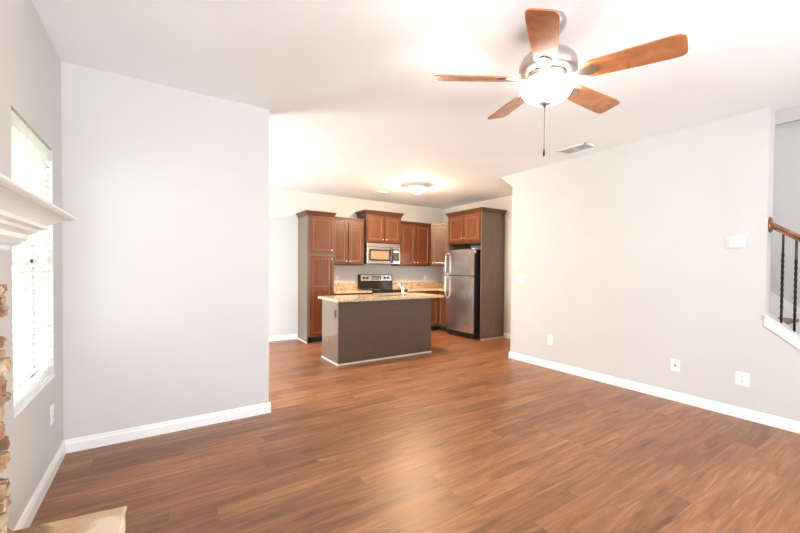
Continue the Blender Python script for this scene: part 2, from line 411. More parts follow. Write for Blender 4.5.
t = thing('raised_hearth', 'raised hearth with a rough edged tan and pink stone slab', 'hearth', (LX, 1.0, 0))
bm = B(); box(bm, LX+.018, -.15, .08, 1.87, 0, .275); obj('hearth_base', bm, STONES[0], t)
bm = B()
n_ = 46; x1, y1 = -.118, 1.90
pts = [(LX+.003, .05)]
for i in range(n_+1):
    a = i/n_; pts.append((x1+random.uniform(-.006, .004)*(0 if i == n_ else 1), .05+(y1-.05)*a))
for i in range(1, 12): pts.append((x1+(LX+.003-x1)*i/12, y1+.06*i/12+random.uniform(-.004, .004)))
pts.append((LX+.003, y1+.06))
levels = [(0, .276, 1.0), (0, .30, 1.0), (0, .325, 1.0), (0, .333, .985)]
rings = []
for k_, (o_, z_, s_) in enumerate(levels):
    rg = []
    for (px, py) in pts:
        jx = random.uniform(-.006, .006) if px > LX+.01 and k_ < 3 else 0
        q = -.012 if k_ == 3 else 0
        rg.append(bm.verts.new((px+jx+(q*random.uniform(.3, 1) if px > LX+.01 else 0), py+(q*.5 if py > 1.8 else 0), z_)))
    rings.append(rg)
for a, b in zip(rings, rings[1:]):
    for i in range(len(pts)): bm.faces.new((a[i], a[(i+1) % len(pts)], b[(i+1) % len(pts)], b[i]))
bm.faces.new(rings[0]); bm.faces.new(rings[-1])
obj('hearth_slab', bm, M['hearth'], t)

# ------------------------------------------------------------------ wall plates.  T maps local (u along wall, v out, w up) to the world
def TX(x, y, z, sgn):   # wall with x normal (sgn -1: faces -x)
    return Matrix(((0, sgn, 0, x), (-sgn, 0, 0, y), (0, 0, 1, z), (0, 0, 0, 1)))
def TY(x, y, z): return Matrix(((1, 0, 0, x), (0, -1, 0, y), (0, 0, 1, z), (0, 0, 0, 1)))   # faces -y
def plate(name, T, w_, h_, label, cat, kind, mplate='plastic', group=None):
    t = thing(name, label, cat, T.translation, group)
    bm = B(); box(bm, -w_/2, w_/2, 0, .006, -h_/2, h_/2, bev=.002, T=T); obj('cover_plate', bm, M[mplate], t)
    def recept(dz, hh):
        bm = B(); box(bm, -.017, .017, .006, .009, dz-hh, dz+hh, bev=.002, T=T)
        for q in ((0,) if hh < .02 else (-.02, .02)):
            for dx in (-.006, .006): box(bm, dx-.0011, dx+.0011, .0088, .0094, dz+q-.002, dz+q+.007, T=T, mi=1)
            box(bm, -.002, .002, .0088, .0094, dz+q-.010, dz+q-.006, T=T, mi=1)
        obj('receptacle', bm, [M[mplate], M['slot']], t)
    if kind == 'outlet': recept(-.02, .0145); recept(.02, .0145)
    if kind == 'outlet2': recept(0, .034)
    if kind == 'switch2':
        for dx in (-.023, .023):
            bm = B(); box(bm, dx-.005, dx+.005, .006, .009, -.012, .012, T=T); box(bm, dx-.0035, dx+.0035, .009, .018, 0, .009, bev=.001, T=T); obj('toggle', bm, M['plastic'], t)
    if kind == 'coax':
        bm = B(); lathe(bm, [(0, .016), (.005, .016), (.005, .0095), (.009, .0095), (.009, .006)], 12, T=T @ Matrix.Rotation(R(-90), 4, 'X')); obj('coax_jack', bm, M['slot'], t)
        bm = B()
        for dx in (-.02, .0, .02): box(bm, dx-.003, dx+.003, .006, .0075, .036, .042, T=T)
        obj('jack_marks', bm, M['slot'], t)
    return t
g = 'electrical outlets low on the walls'
plate('light_switch', TX(RX, 3.55, 1.196, -1), .118, .122, 'white double toggle light switch near the kitchen end of the right wall', 'switch', 'switch2')
plate('wall_outlet', TX(RX, 3.05, .384, -1), .075, .122, 'narrow white outlet low on the right wall, below and right of the light switch', 'outlet', 'outlet')
plate('cable_jack_plate', TX(RX, 1.606, .366, -1), .08, .122, 'white cable jack plate with dark centre, low on the right wall', 'cable jack', 'coax')
plate('wall_outlet', TX(RX, 1.087, .357, -1), .098, .122, 'wide white outlet low on the right wall below the thermostat', 'outlet', 'outlet2')
plate('wall_outlet', TX(LX, 3.14, .391, 1), .075, .122, 'white outlet low on the left wall beneath the window', 'outlet', 'outlet')
plate('wall_outlet', TY(2.96, KY, 1.12), .075, .12, 'white outlet above the granite backsplash left of the range', 'outlet', 'outlet')
plate('wall_outlet', TY(5.14, KY, 1.12), .075, .12, 'white outlet above the granite backsplash right of the range', 'outlet', 'outlet')
T = TX(RX, 1.155, 1.60, -1)
t = thing('thermostat', 'white wall thermostat with grey screen, high on the right wall', 'thermostat', T.translation)
bm = B(); box(bm, -.071, .071, 0, .008, -.053, .053, bev=.003, T=T); obj('back_plate', bm, M['plastic'], t)
bm = B(); box(bm, -.06, .042, .008, .028, -.048, .045, bev=.005, T=T); c_ = obj('thermostat_case', bm, M['plastic'], t)
bm = B(); box(bm, -.045, .022, .028, .0286, -.012, .032, T=T); obj('screen', bm, M['lcd'], c_)

# ------------------------------------------------------------------ ceiling vent, smoke detector
def vent(label, x0, x1, y0, y1, bar):
    t = thing('ceiling_vent', label, 'vent', ((x0+x1)/2, (y0+y1)/2, H))
    bm = B(); ym = (y0+y1)/2
    for a in ((x0, x1, y0, y0+.022), (x0, x1, y1-.022, y1), (x0, x0+.022, y0, y1), (x1-.022, x1, y0, y1)) + (((x0, x1, ym-.006, ym+.006),) if bar else ()): box(bm, *a, H-.012, H-.0005, bev=.002)
    obj('vent_frame', bm, M['trim'], t)
    bm = B(); n_ = int((x1-x0-.05)/.02)
    for i in range(n_):
        xx = x0+.028+i*.02
        prism(bm, [(xx, H-.011), (xx+.0015, H-.011), (xx+.0095, H-.002), (xx+.008, H-.002)], 1, y0+.02, y1-.02)
    obj('vent_slats', bm, M['trim'], t)
    bx('duct_shade_sheet', M['duct'], t, x0+.015, x1-.015, y0+.015, y1-.015, H-.0012, H-.0004)  # flat sheet under the ceiling; the shade between slats is painted dark
vent('white rectangular slatted air vent in the ceiling near the right wall', 3.975, 4.215, 2.335, 2.70, True)
vent('small slatted air vent in the kitchen ceiling left of the round lamp', 3.36, 3.60, 5.95, 6.09, False)

# ------------------------------------------------------------------ kitchen ceiling light
cx_, cy_ = 3.676, 5.126
t = thing('ceiling_light', 'round flush mount ceiling lamp glowing above the kitchen island', 'lamp', (cx_, cy_, H))
T = Matrix.Translation((cx_, cy_, 0))
bm = B(); lathe(bm, [(.165, H), (.172, H-.02), (.180, H-.045), (.178, H-.060), (.150, H-.062), (.150, H-.01), (.0, H-.01)], 40, T); obj('lamp_rim', bm, M['nickel'], t)
bm = B(); lathe(bm, [(.148, H-.056)] + [(.148*math.cos(R(a)), H-.060-.075*math.sin(R(a))) for a in range(0, 91, 9)], 40, T); obj('glass_dome', bm, M['dome'], t)
bm = B(); lathe(bm, [(0, H-.133), (.012, H-.136), (.009, H-.146), (0, H-.149)], 12, T); obj('finial', bm, M['nickel'], t)

# ------------------------------------------------------------------ ceiling fan
fx, fy, fz = 1.875, 1.340, 2.4266
t = thing('ceiling_fan', 'five blade ceiling fan with cherry wood blades and a lit glass bowl', 'ceiling fan', (fx, fy, H))
T0 = Matrix.Translation((fx, fy, 0))
bm = B(); lathe(bm, [(.098, H-.0005), (.100, H-.02), (.092, H-.045), (.07, H-.075), (.04, H-.092), (.018, H-.096)], 36, T0); obj('canopy', bm, M['fan_metal'], t)
bm = B(); tube(bm, [(fx, fy, H-.09), (fx, fy, fz+.16)], .014, 14); obj('downrod', bm, M['fan_metal'], t)
nrm = Vector((.02283, -.06597, 1)).normalized()
TF = Matrix.Translation((fx, fy, fz)) @ Vector((0, 0, 1)).rotation_difference(nrm).to_matrix().to_4x4()
bm = B(); lathe(bm, [(0, .172), (.03, .17), (.045, .165), (.075, .155), (.120, .135), (.148, .105), (.158, .075), (.160, .05), (.152, .034), (.10, .026), (.0, .026)], 44, TF); obj('motor_housing', bm, M['fan_metal'], t)
bm = B(); lathe(bm, [(.0, .026), (.105, .024), (.112, .008), (.100, -.012), (.06, -.018), (0, -.018)], 36, TF); obj('light_fitter', bm, M['fan_metal'], t)
bm = B(); br_ = .144
lathe(bm, [(br_-.006, -.030), (br_, -.034)] + [(br_*math.cos(R(a))**.75 if a < 90 else 0, -.036-.094*math.sin(R(a))) for a in range(6, 91, 7)]+[(0, -.130)], 44, TF); obj('glass_bowl', bm, M['bowl'], t)
bm = B(); tube(bm, [TF @ Vector((0, 0, -.01)), TF @ Vector((0, 0, -.135))], .004, 6); obj('center_rod', bm, M['fan_metal'], t)
for a in range(3):
    bm = B(); tube(bm, [TF @ Vector((.09*math.cos(a*2.09), .09*math.sin(a*2.09), -.01)), TF @ Vector(((br_-.004)*math.cos(a*2.09), (br_-.004)*math.sin(a*2.09), -.034))], .004, 6)
    obj('bowl_bracket', bm, M['fan_metal'], t)
bm = B(); lathe(bm, [(0, -.126), (.030, -.128), (.032, -.136), (.012, -.146), (.006, -.154), (0, -.156)], 16, TF); obj('finial', bm, M['fan_metal'], t)
bm = B(); p_ = TF @ Vector((0, -.0, -.15)); tube(bm, [p_, (p_.x, p_.y, 2.03)], .0016, 6)
pc = obj('pull_chain', bm, M['iron'], t)
bm = B(); lathe(bm, [(0, 2.035), (.004, 2.03), (.006, 2.01), (.005, 1.992), (0, 1.988)], 10, Matrix.Translation((p_.x, p_.y, 0))); obj('chain_fob', bm, M['iron'], pc)
ph = R(-2.646)
for i in range(5):
    TB = TF @ Matrix.Rotation(ph+i*2*math.pi/5, 4, 'Z')
    TBp = TB @ Matrix.Rotation(R(-14), 4, 'X') @ Matrix.Identity(4)
    # blade outline in (radius, width)
    r0, r1 = .205, .645
    up_ = [(r0, .050), (r0+.02, .060), (r0+.2, .068), (r1-.06, .074), (r1-.02, .070), (r1-.004, .058), (r1, .040)]
    ol = up_ + [(a, -b) for a, b in reversed(up_)]
    bm = B()
    Bv = [bm.verts.new(TBp @ Vector((a, b, -.004))) for a, b in ol]; Tv = [bm.verts.new(TBp @ Vector((a, b, .003))) for a, b in ol]
    bm.faces.new(Bv); bm.faces.new(Tv[::-1])
    for j in range(len(ol)): bm.faces.new((Bv[j], Tv[j], Tv[(j+1) % len(ol)], Bv[(j+1) % len(ol)]))
    bl = obj('fan_blade', bm, M['blade'], t)
    bm = B()
    ir = [(.095, .018), (.17, .014), (.20, .030), (.235, .036), (.262, .022), (.272, 0)]
    ir = ir + [(a, -b) for a, b in reversed(ir[:-1])]
    Bv = [bm.verts.new(TBp @ Vector((a, b*(1 if a > .15 else .8), -.010))) for a, b in ir]; Tv = [bm.verts.new(TBp @ Vector((a, b, -.0045))) for a, b in ir]
    bm.faces.new(Bv); bm.faces.new(Tv[::-1])
    for j in range(len(ir)): bm.faces.new((Bv[j], Tv[j], Tv[(j+1) % len(ir)], Bv[(j+1) % len(ir)]))
    obj('blade_bracket', bm, M['fan_metal'], bl)
lp = bpy.data.lights.new('fan_bulb', 'POINT'); lp.energy = 42; lp.color = (1, .94, .86); lp.shadow_soft_size = .045
lo = bpy.data.objects.new('fan_bulb', lp); COL.objects.link(lo); lo.location = TF @ Vector((0, -.0, -.055))

# ------------------------------------------------------------------ kitchen cabinets
def door(parent, T, u0, u1, z0, z1, knob=None, mid=None, m='cab', fr=.058, name='door'):
    # face plane v=0, door stands out 2 cm; local u, v(out), w(up)
    bm = B()
    def bb(a, b, c_, d, e, f): box(bm, a, b, c_, d, e, f, bev=.0025, T=T)
    bb(u0, u0+fr, 0, .02, z0, z1); bb(u1-fr, u1, 0, .02, z0, z1); bb(u0+fr, u1-fr, 0, .02, z1-fr, z1); bb(u0+fr, u1-fr, 0, .02, z0, z0+fr)
    if mid: bb(u0+fr, u1-fr, 0, .02, mid-fr/2, mid+fr/2)
    box(bm, u0+fr-.002, u1-fr+.002, .001, .009, z0+fr-.002, z1-fr+.002, T=T)
    d = obj(name, bm, M[m], parent)
    bm = B()
    for (p, q, r_, s_) in ((u0+fr-.001, u0+fr+.009, z0+fr, z1-fr), (u1-fr-.009, u1-fr+.001, z0+fr, z1-fr), (u0+fr, u1-fr, z0+fr-.001, z0+fr+.008), (u0+fr, u1-fr, z1-fr-.008, z1-fr+.001)):
        box(bm, p, q, .008, .0175, r_, s_, bev=.003, T=T)
    if mid:
        for zc in (mid-fr/2-.004, mid+fr/2+.004): box(bm, u0+fr, u1-fr, .008, .0205, zc-.005, zc+.005, bev=.003, T=T)
    obj('panel_bead', bm, M['bead'], d)
    if knob:
        bm = B(); lathe(bm, [(0, .048), (.012, .046), (.016, .040), (.013, .033), (.006, .028), (.006, .019)], 14, T @ Matrix.Translation((knob[0], 0, knob[1])) @ Matrix.Rotation(R(-90), 4, 'X'))
        obj('knob', bm, M['nickel'], d)
    return d
def crown(parent, pts, z0, z1, out, closed_dirs, m='cab_frame'):
    """pts: list of (x,y) along the visible edge; closed_dirs: outward offset per point (unit-ish)."""
    prof = [(0, z0-.012), (.006, z0-.012), (.006, z0), (.012, z0+.006), (out*.45, z0+(z1-z0)*.45), (out*.85, z1-.014), (out, z1-.012), (out, z1), (0, z1)]
    bm = B(); cols = []
    for (x, y), (dx, dy) in zip(pts, closed_dirs): cols.append([bm.verts.new((x+dx*a, y+dy*a, z_)) for a, z_ in prof])
    for a, b in zip(cols, cols[1:]):
        for i in range(len(prof)): bm.faces.new((a[i], b[i], b[(i+1) % len(prof)], a[(i+1) % len(prof)]))
    bm.faces.new(cols[0]); bm.faces.new(cols[-1][::-1])
    return obj('crown_trim', bm, M[m], parent)

# pantry
t = thing('pantry_cabinet', 'tall brown pantry cabinet at the left end of the kitchen', 'cabinet', (2.42, 6.56, 0))
px0, px1, pf = 2.175, 2.675, 6.31
bm = B(); box(bm, px0, px1, pf, KY-.002, .1, 2.27, bev=.002); obj('cabinet_body', bm, M['cab_side'], t)
bx('toe_kick', M['toe'], t, px0+.02, px1, pf+.06, KY-.002, 0, .1)
bx('shoe_moulding', M['shoe'], t, px0-.012, px0, pf+.0, KY-.02, 0, .03)
bx('side_skirt', M['cab_side'], t, px0, px0+.02, pf, KY-.002, 0, .1)
T = TY(0, pf, 0)
door(t, T, px0+.04, px1-.035, 1.60, 2.245, knob=(px1-.058, 1.655))
door(t, T, px0+.04, px1-.035, .125, 1.55, knob=(px1-.058, 1.50), mid=.97)
crown(t, [(px0, KY-.002), (px0, pf), (px1, pf)], 2.26, 2.335, .045, [(-1, 0), (-1, -1), (.6, -1)])
def wall_cab(label, x0, x1, y, z0, z1, knobs_low=True, crown_ends=(0, 0), ztop=None, cr=.02):
    t = thing('wall_cabinet', label, 'cabinet', ((x0+x1)/2, (y+KY)/2, z0))
    bm = B(); box(bm, x0, x1, y, KY-.002, z0, z1, bev=.002); obj('cabinet_body', bm, M['cab_frame'], t)
    T = TY(0, y, 0); mid = (x0+x1)/2; zk = z0+.075
    door(t, T, x0+.03, mid-.012, z0+.025, z1-.035, knob=(mid-.04, zk)); door(t, T, mid+.012, x1-.03, z0+.025, z1-.035, knob=(mid+.04, zk))
    a, b = crown_ends
    pts = ([(x0, KY-.002)] if a else []) + [(x0, y), (x1, y)] + ([(x1, KY-.002)] if b else [])
    ds = ([(-1, 0)] if a else []) + [((-1 if a else 0), -1), ((1 if b else 0), -1)] + ([(1, 0)] if b else [])
    crown(t, pts, z1-.01, ztop or z1+.03, cr, ds)
    return t
wall_cab('brown double door wall cabinet between the pantry and the microwave', 2.68, 3.392, 6.495, 1.39, 2.26, ztop=2.30)
wall_cab('small brown double door cabinet mounted above the microwave', 3.397, 4.213, 6.43, 1.835, 2.405, crown_ends=(1, 1), ztop=2.475, cr=.05)
wall_cab('brown double door wall cabinet to the right of the microwave', 4.218, 5.04, 6.495, 1.39, 2.30, ztop=2.335)
# diagonal corner cabinet
t = thing('corner_cabinet', 'narrow angled corner wall cabinet with one pale lit door', 'cabinet', (5.4, 6.5, 1.39))
a0, a1 = Vector((5.045, 6.495, 0)), Vector((5.34, 6.20, 0))
bm = B(); prism(bm, [(5.045, KY-.002), (5.045, 6.495), (5.34, 6.20), (KX-.002, 6.20), (KX-.002, KY-.002)], 2, 1.39, 2.30); obj('cabinet_body', bm, M['cab_frame'], t)
ud = (a1-a0).normalized(); nd = Vector((ud.y, -ud.x, 0)); 
if nd.y > 0: nd = -nd
T = Matrix(((ud.x, nd.x, 0, a0.x), (ud.y, nd.y, 0, a0.y), (0, 0, 1, 0), (0, 0, 0, 1)))
door(t, T, .02, .397, 1.41, 2.27, knob=(.055, 1.465))
bm = B(); prism(bm, [(5.045, 6.49), (5.03, 6.46), (5.325, 6.165), (5.345, 6.20)], 2, 2.29, 2.335); obj('crown_trim', bm, M['cab'], t)
# wall cabinet on the right wall between corner and fridge is one narrow unit
t = thing('refrigerator_cabinet', 'brown two door cabinet above the refrigerator with a tall side panel', 'cabinet', (5.35, 5.42, 0))
cf, cy0, cy1 = 5.04, 4.94, 5.885
bm = B(); box(bm, cf, KX-.002, cy0+.022, cy1, 1.835, 2.425, bev=.002); obj('cabinet_body', bm, M['cab_frame'], t)
bm = B(); box(bm, cf-.005, KX-.002, cy0, cy0+.02, 0, 2.43, bev=.002); obj('side_panel', bm, M['cab_side'], t, label='taupe brown flat side panel')
bx('shoe_moulding', M['shoe'], t, cf, KX-.02, cy0-.012, cy0, 0, .025)
bm = B(); box(bm, cf, KX-.002, cy1+.001, cy1+.02, 0, 2.43, bev=.002); obj('side_panel', bm, M['cab_side'], t)
T = TX(cf, 0, 0, -1)   # u = +y
T = Matrix(((0, -1, 0, cf), (1, 0, 0, 0), (0, 0, 1, 0), (0, 0, 0, 1)))
ym = (cy0+cy1)/2+.005
door(t, T, cy0+.045, ym-.005, 1.875, 2.39, knob=(ym-.035, 1.945)); door(t, T, ym+.005, cy1-.02, 1.875, 2.39, knob=(ym+.035, 1.945))
crown(t, [(cf, cy1+.02), (cf, cy0), (KX-.002, cy0)], 2.415, 2.485, .05, [(-1, .8), (-1, -1), (0, -1)])

# base cabinets + granite tops
def base_cab(label, x0, x1):
    t = thing('base_cabinet', label, 'cabinet', ((x0+x1)/2, 6.5, 0))
    bx('cabinet_body', M['cab_frame'], t, x0, x1, 6.22, KY-.002, .1, .868)
    bx('toe_kick', M['toe'], t, x0, x1, 6.29, KY-.002, 0, .0995)
    T = TY(0, 6.22, 0); mid = (x0+x1)/2
    for a, b, kx in ((x0+.012, mid-.004, mid-.04), (mid+.004, x1-.012, mid+.04)):
        door(t, T, a, b, .12, .68, knob=(kx, .62))
        bm = B(); box(bm, a, b, 0, .02, .70, .85, bev=.004, T=T); d = obj('drawer', bm, M['cab'], t)
        bm = B(); lathe(bm, [(0, .048), (.012, .046), (.016, .040), (.013, .033), (.006, .028), (.006, .019)], 14, T @ Matrix.Translation(((a+b)/2, 0, .775)) @ Matrix.Rotation(R(-90), 4, 'X')); obj('knob', bm, M['nickel'], d)
base_cab('brown base cabinet between the pantry and the range, mostly hidden by the island', 2.68, 3.405)
base_cab('brown base cabinet right of the range, mostly hidden by the island', 4.225, 5.06)
t = thing('corner_base_cabinet', 'dark brown base cabinet in the corner beside the refrigerator', 'cabinet', (5.36, 6.3, 0))
bx('cabinet_body', M['cab_frame'], t, 5.065, KX-.002, 5.91, KY-.002, .1, .868)
bx('toe_kick', M['toe'], t, 5.13, KX-.002, 5.91, KY-.002, 0, .0995)
T = Matrix(((0, -1, 0, 5.065), (1, 0, 0, 0), (0, 0, 1, 0), (0, 0, 0, 1)))
door(t, T, 5.925, 6.19, .12, .85, knob=(5.96, .78), fr=.05)
t = thing('granite_countertop', 'speckled tan granite counter with backsplash left of the range', 'countertop', (3.04, 6.5, .87))
bx('counter_slab', M['granite'], t, 2.677, 3.405, 6.185, KY-.002, .869, .905, bev=.004)
bx('backsplash', M['granite'], t, 2.677, 3.405, KY-.022, KY-.002, .906, 1.035, bev=.003)
t = thing('granite_countertop', 'speckled tan granite counter with backsplash between range and refrigerator', 'countertop', (4.9, 6.5, .87))
bm = B(); prism(bm, [(4.225, 6.185), (5.03, 6.185), (5.03, 5.908), (KX-.002, 5.908), (KX-.002, KY-.002), (4.225, KY-.002)], 2, .869, .905); obj('counter_slab', bm, M['granite'], t)
bm = B(); box(bm, 4.225, KX-.002, KY-.022, KY-.002, .906, 1.035, bev=.003); box(bm, KX-.022, KX-.002, 5.908, KY-.024, .906, 1.035, bev=.003); obj('backsplash', bm, M['granite'], t)

# ------------------------------------------------------------------ range
t = thing('kitchen_range', 'stainless and black electric range against the kitchen back wall', 'range', (3.815, 6.48, 0))
x0, x1 = 3.412, 4.218
bx('range_body', M['blackm'], t, x0, x1, 6.20, KY-.01, .02, .895, bev=.004)
bx('cooktop', M['black'], t, x0-.002, x1+.002, 6.155, KY-.07, .896, .915, bev=.004)
for (bx_, by_, br2) in ((3.6, 6.32, .10), (4.02, 6.32, .08), (3.6, 6.60, .08), (4.02, 6.60, .10)):
    bm = B(); lathe(bm, [(br2, .9155), (br2, .9165), (br2-.004, .9165), (br2-.004, .9155)], 30, Matrix.Translation((bx_, by_, 0))); obj('burner_ring', bm, M['steel'], t)
bm = B(); prism(bm, [(KY-.085, .916), (KY-.05, 1.205), (KY-.01, 1.205), (KY-.01, .916)], 0, x0, x1); bg_ = obj('back_console', bm, M['black'], t)
tl = math.atan2(.035, .289)
def con(z_): return KY-.085+.035*(z_-.916)/.289
bm = B(); prism(bm, [(con(1.075)-.006, 1.075), (con(1.19)-.006, 1.19), (con(1.19), 1.19), (con(1.075), 1.075)], 0, x0+.045, x1-.02); obj('control_panel', bm, M['steel'], bg_)
for kx in (x0+.115, x0+.19, x1-.19, x1-.115):
    bm = B(); lathe(bm, [(0, .03), (.018, .03), (.021, .012), (.024, 0)], 18, Matrix.Translation((kx, con(1.133)-.006, 1.133)) @ Matrix.Rotation(R(90)-tl, 4, 'X')); obj('knob', bm, M['blackm'], bg_)
bm = B(); prism(bm, [(con(1.098)-.008, 1.098), (con(1.172)-.008, 1.172), (con(1.172)-.005, 1.172), (con(1.098)-.005, 1.098)], 0, 3.72, 3.93); obj('clock_display', bm, M['black'], bg_)
bm = B()
for i in range(6):
    for j in (0, 1):
        xx = 3.735+i*.03; z_ = 1.108+j*.03
        prism(bm, [(con(z_)-.0095, z_), (con(z_+.016)-.0095, z_+.016), (con(z_+.016)-.007, z_+.016), (con(z_)-.007, z_)], 0, xx, xx+.018)
obj('display_buttons', bm, M['lcd'], bg_)
d = bx('oven_door', M['steel'], t, x0+.005, x1-.005, 6.165, 6.20, .25, .86, bev=.005)
bx('oven_window', M['black'], d, x0+.1, x1-.1, 6.16, 6.166, .38, .70, bev=.001)
bm = B(); tube(bm, [(x0+.06, 6.165, .80), (x0+.06, 6.12, .80), (x1-.06, 6.12, .80), (x1-.06, 6.165, .80)], .011, 10); obj('oven_handle', bm, M['steel'], d)
bx('storage_drawer', M['steel'], t, x0+.005, x1-.005, 6.17, 6.20, .07, .24, bev=.005)

# ------------------------------------------------------------------ microwave
t = thing('microwave', 'stainless over-the-range microwave with a tan door window', 'microwave', (3.81, 6.6, 1.42))
x0, x1, yf = 3.415, 4.198, 6.43
bx('microwave_body', M['blackm'], t, x0, x1, yf+.02, KY-.002, 1.42, 1.833, bev=.003)
bx('vent_grille', M['steel'], t, x0, x1, yf-.005, yf+.02, 1.762, 1.832, bev=.004)
d = bx('microwave_door', M['steel'], t, x0, 3.985, yf-.01, yf+.02, 1.425, 1.755, bev=.005)
bx('door_surround', M['blackm'], d, x0+.05, 3.955, yf-.013, yf-.009, 1.485, 1.715, bev=.001)
bx('door_window', M['tan_glass'], d, x0+.085, 3.915, yf-.0155, yf-.0125, 1.515, 1.685, bev=.001)
bm = B(); tube(bm, [(3.98, yf-.01, 1.465), (3.98, yf-.05, 1.485), (3.98, yf-.055, 1.60), (3.98, yf-.05, 1.715), (3.98, yf-.01, 1.735)], .018, 10); obj('door_handle', bm, M['blackm'], d)
c_ = bx('control_panel', M['steel'], t, 3.99, x1, yf-.008, yf+.02, 1.425, 1.755, bev=.004)
bx('keypad', M['blackm'], c_, 4.008, x1-.025, yf-.011, yf-.007, 1.49, 1.725, bev=.001)
bm = B()
for i in range(3):
    for j in range(4): box(bm, 4.03+i*.046, 4.064+i*.046, yf-.0125, yf-.0105, 1.50+j*.035, 1.522+j*.035)
obj('keypad_buttons', bm, M['duct'], c_)
bx('clock_display', M['lcd'], c_, 4.03, x1-.045, yf-.0125, yf-.0105, 1.655, 1.70)

# ------------------------------------------------------------------ refrigerator
t = thing('refrigerator', 'stainless top freezer refrigerator with black sides', 'refrigerator', (5.3, 5.4, 0))
y0, y1, xf = 5.035, 5.83, 4.925
bx('refrigerator_body', M['blackm'], t, 5.02, 5.62, y0, y1, .03, 1.705, bev=.006)
def fdoor(name, z0, z1):
    # slightly bowed stainless front on a black door body
    ys = [y0+(y1-y0)*i/10 for i in range(11)]
    fr_ = [(xf+.018*(abs(2*i/10-1))**2.2, ys[i]) for i in range(11)]
    bm = B(); prism(bm, [(5.0, y0)] + [(x+.006, y) for x, y in fr_] + [(5.0, y1)], 2, z0, z1)
    d_ = obj(name, bm, M['blackm'], t)
    bm = B(); prism(bm, fr_ + [(x+.0055, y) for x, y in reversed(fr_)], 2, z0, z1)
    obj('stainless_front', bm, M['steel'], d_)
    return d_
d1 = fdoor('freezer_door', 1.212, 1.715); d2 = fdoor('fresh_food_door', .115, 1.198)
bx('door_gasket', M['blackm'], t, 4.998, 5.02, y0+.01, y1-.01, .11, 1.70)
bx('base_grille', M['blackm'], t, 4.99, 5.04, y0+.01, y1-.01, .02, .105, bev=.003)
yh = y1-.045
bm = B(); tube(bm, [(4.94, yh, 1.655), (4.905, yh, 1.64), (4.885, yh, 1.59), (4.878, yh, 1.50), (4.876, yh, 1.34), (4.876, yh, 1.25), (4.90, yh, 1.228), (4.94, yh, 1.225)], .013, 10); obj('door_handle', bm, M['nickel'], d1)
bm = B(); tube(bm, [(4.94, yh, 1.188), (4.90, yh, 1.185), (4.876, yh, 1.16), (4.876, yh, 1.02), (4.878, yh, .88), (4.886, yh, .81), (4.905, yh, .765), (4.94, yh, .74)], .013, 10); obj('door_handle', bm, M['nickel'], d2)
bx('badge', M['nickel'], d1, xf+.0085, xf+.012, y0+.10, y0+.145, 1.625, 1.645)
bx('side_sticker', M['plastic'], d1, 4.95, 4.99, y0-.0015, y0-.0002, 1.635, 1.70)
for yy in (y0+.06, y1-.06): bx('foot', M['slot'], t, 5.0, 5.05, yy-.02, yy+.02, 0, .031)
bm = B(); box(bm, 4.955, 5.05, y0+.005, y0+.075, 1.7155, 1.73, bev=.003); obj('hinge_cover', bm, M['plastic'], t)

# ------------------------------------------------------------------ island
ix0, ix1, iy0, iy1 = 2.042, 3.64, 4.655, 5.25
t = thing('kitchen_island', 'dark taupe wood kitchen island with flat back panel', 'island', ((ix0+ix1)/2, (iy0+iy1)/2, 0))
bx('back_panel', M['island'], t, ix0, ix1, iy0, iy0+.02, 0, .868, bev=.002)
bx('end_panel', M['cab_side'], t, ix0-.001, ix0+.019, iy0+.021, iy1, 0, .868, bev=.002)
bx('end_panel', M['cab_side'], t, ix1-.019, ix1+.001, iy0+.021, iy1, 0, .868, bev=.002)
bx('toe_kick', M['toe'], t, ix0+.02, ix1-.02, iy1-.07, iy1-.06, 0, .1)
bx('cabinet_front', M['cab'], t, ix0+.02, ix1-.02, iy1-.02, iy1-.001, .1, .868)
Tn = Matrix(((-1, 0, 0, 0), (0, 1, 0, iy1), (0, 0, 1, 0), (0, 0, 0, 1)))
for i in range(4):
    a = -(ix1-.03)+i*.39
    door(t, Tn, a, a+.38, .12, .85, knob=(a+(.34 if i % 2 == 0 else .04), .78))
bm = B(); box(bm, ix0-.012, ix1+.012, iy0-.012, iy0, 0, .02); box(bm, ix0-.013, ix0-.001, iy0, iy1, 0, .02); box(bm, ix1+.001, ix1+.013, iy0, iy1, 0, .02); obj('shoe_moulding', bm, M['shoe'], t)
T = TX(ix0-.001, iy0+.10, .70, -1)
bm = B(); box(bm, -.032, .032, 0, .006, -.055, .055, bev=.002, T=T); box(bm, -.016, .016, .006, .009, -.034, .034, bev=.002, T=T); obj('outlet_plate', bm, M['slot'], t, label='small dark outlet plate')
t = thing('island_countertop', 'speckled cream granite countertop on the kitchen island', 'countertop', (2.95, 5.0, .87))
cx0, cx1, cy0_, cy1_ = 2.02, 3.87, 4.62, 5.37; sx0, sx1, sy0, sy1 = 2.84, 3.50, 4.88, 5.20
bm = B()
V = {}
def vv(x, y, z_):
    k_ = (x, y, z_)
    if k_ not in V: V[k_] = bm.verts.new(k_)
    return V[k_]
xs = (cx0, sx0, sx1, cx1); ysx = (cy0_, sy0, sy1, cy1_)
for z_ in (.869, .905):
    for i in range(3):
        for j in range(3):
            if (i, j) == (1, 1): continue
            bm.faces.new((vv(xs[i], ysx[j], z_), vv(xs[i+1], ysx[j], z_), vv(xs[i+1], ysx[j+1], z_), vv(xs[i], ysx[j+1], z_)))
def sd(a, b): bm.faces.new((vv(*a, .869), vv(*b, .869), vv(*b, .905), vv(*a, .905)))
for i in range(3):
    sd((xs[i], cy0_), (xs[i+1], cy0_)); sd((xs[i], cy1_), (xs[i+1], cy1_)); sd((cx0, ysx[i]), (cx0, ysx[i+1])); sd((cx1, ysx[i]), (cx1, ysx[i+1]))
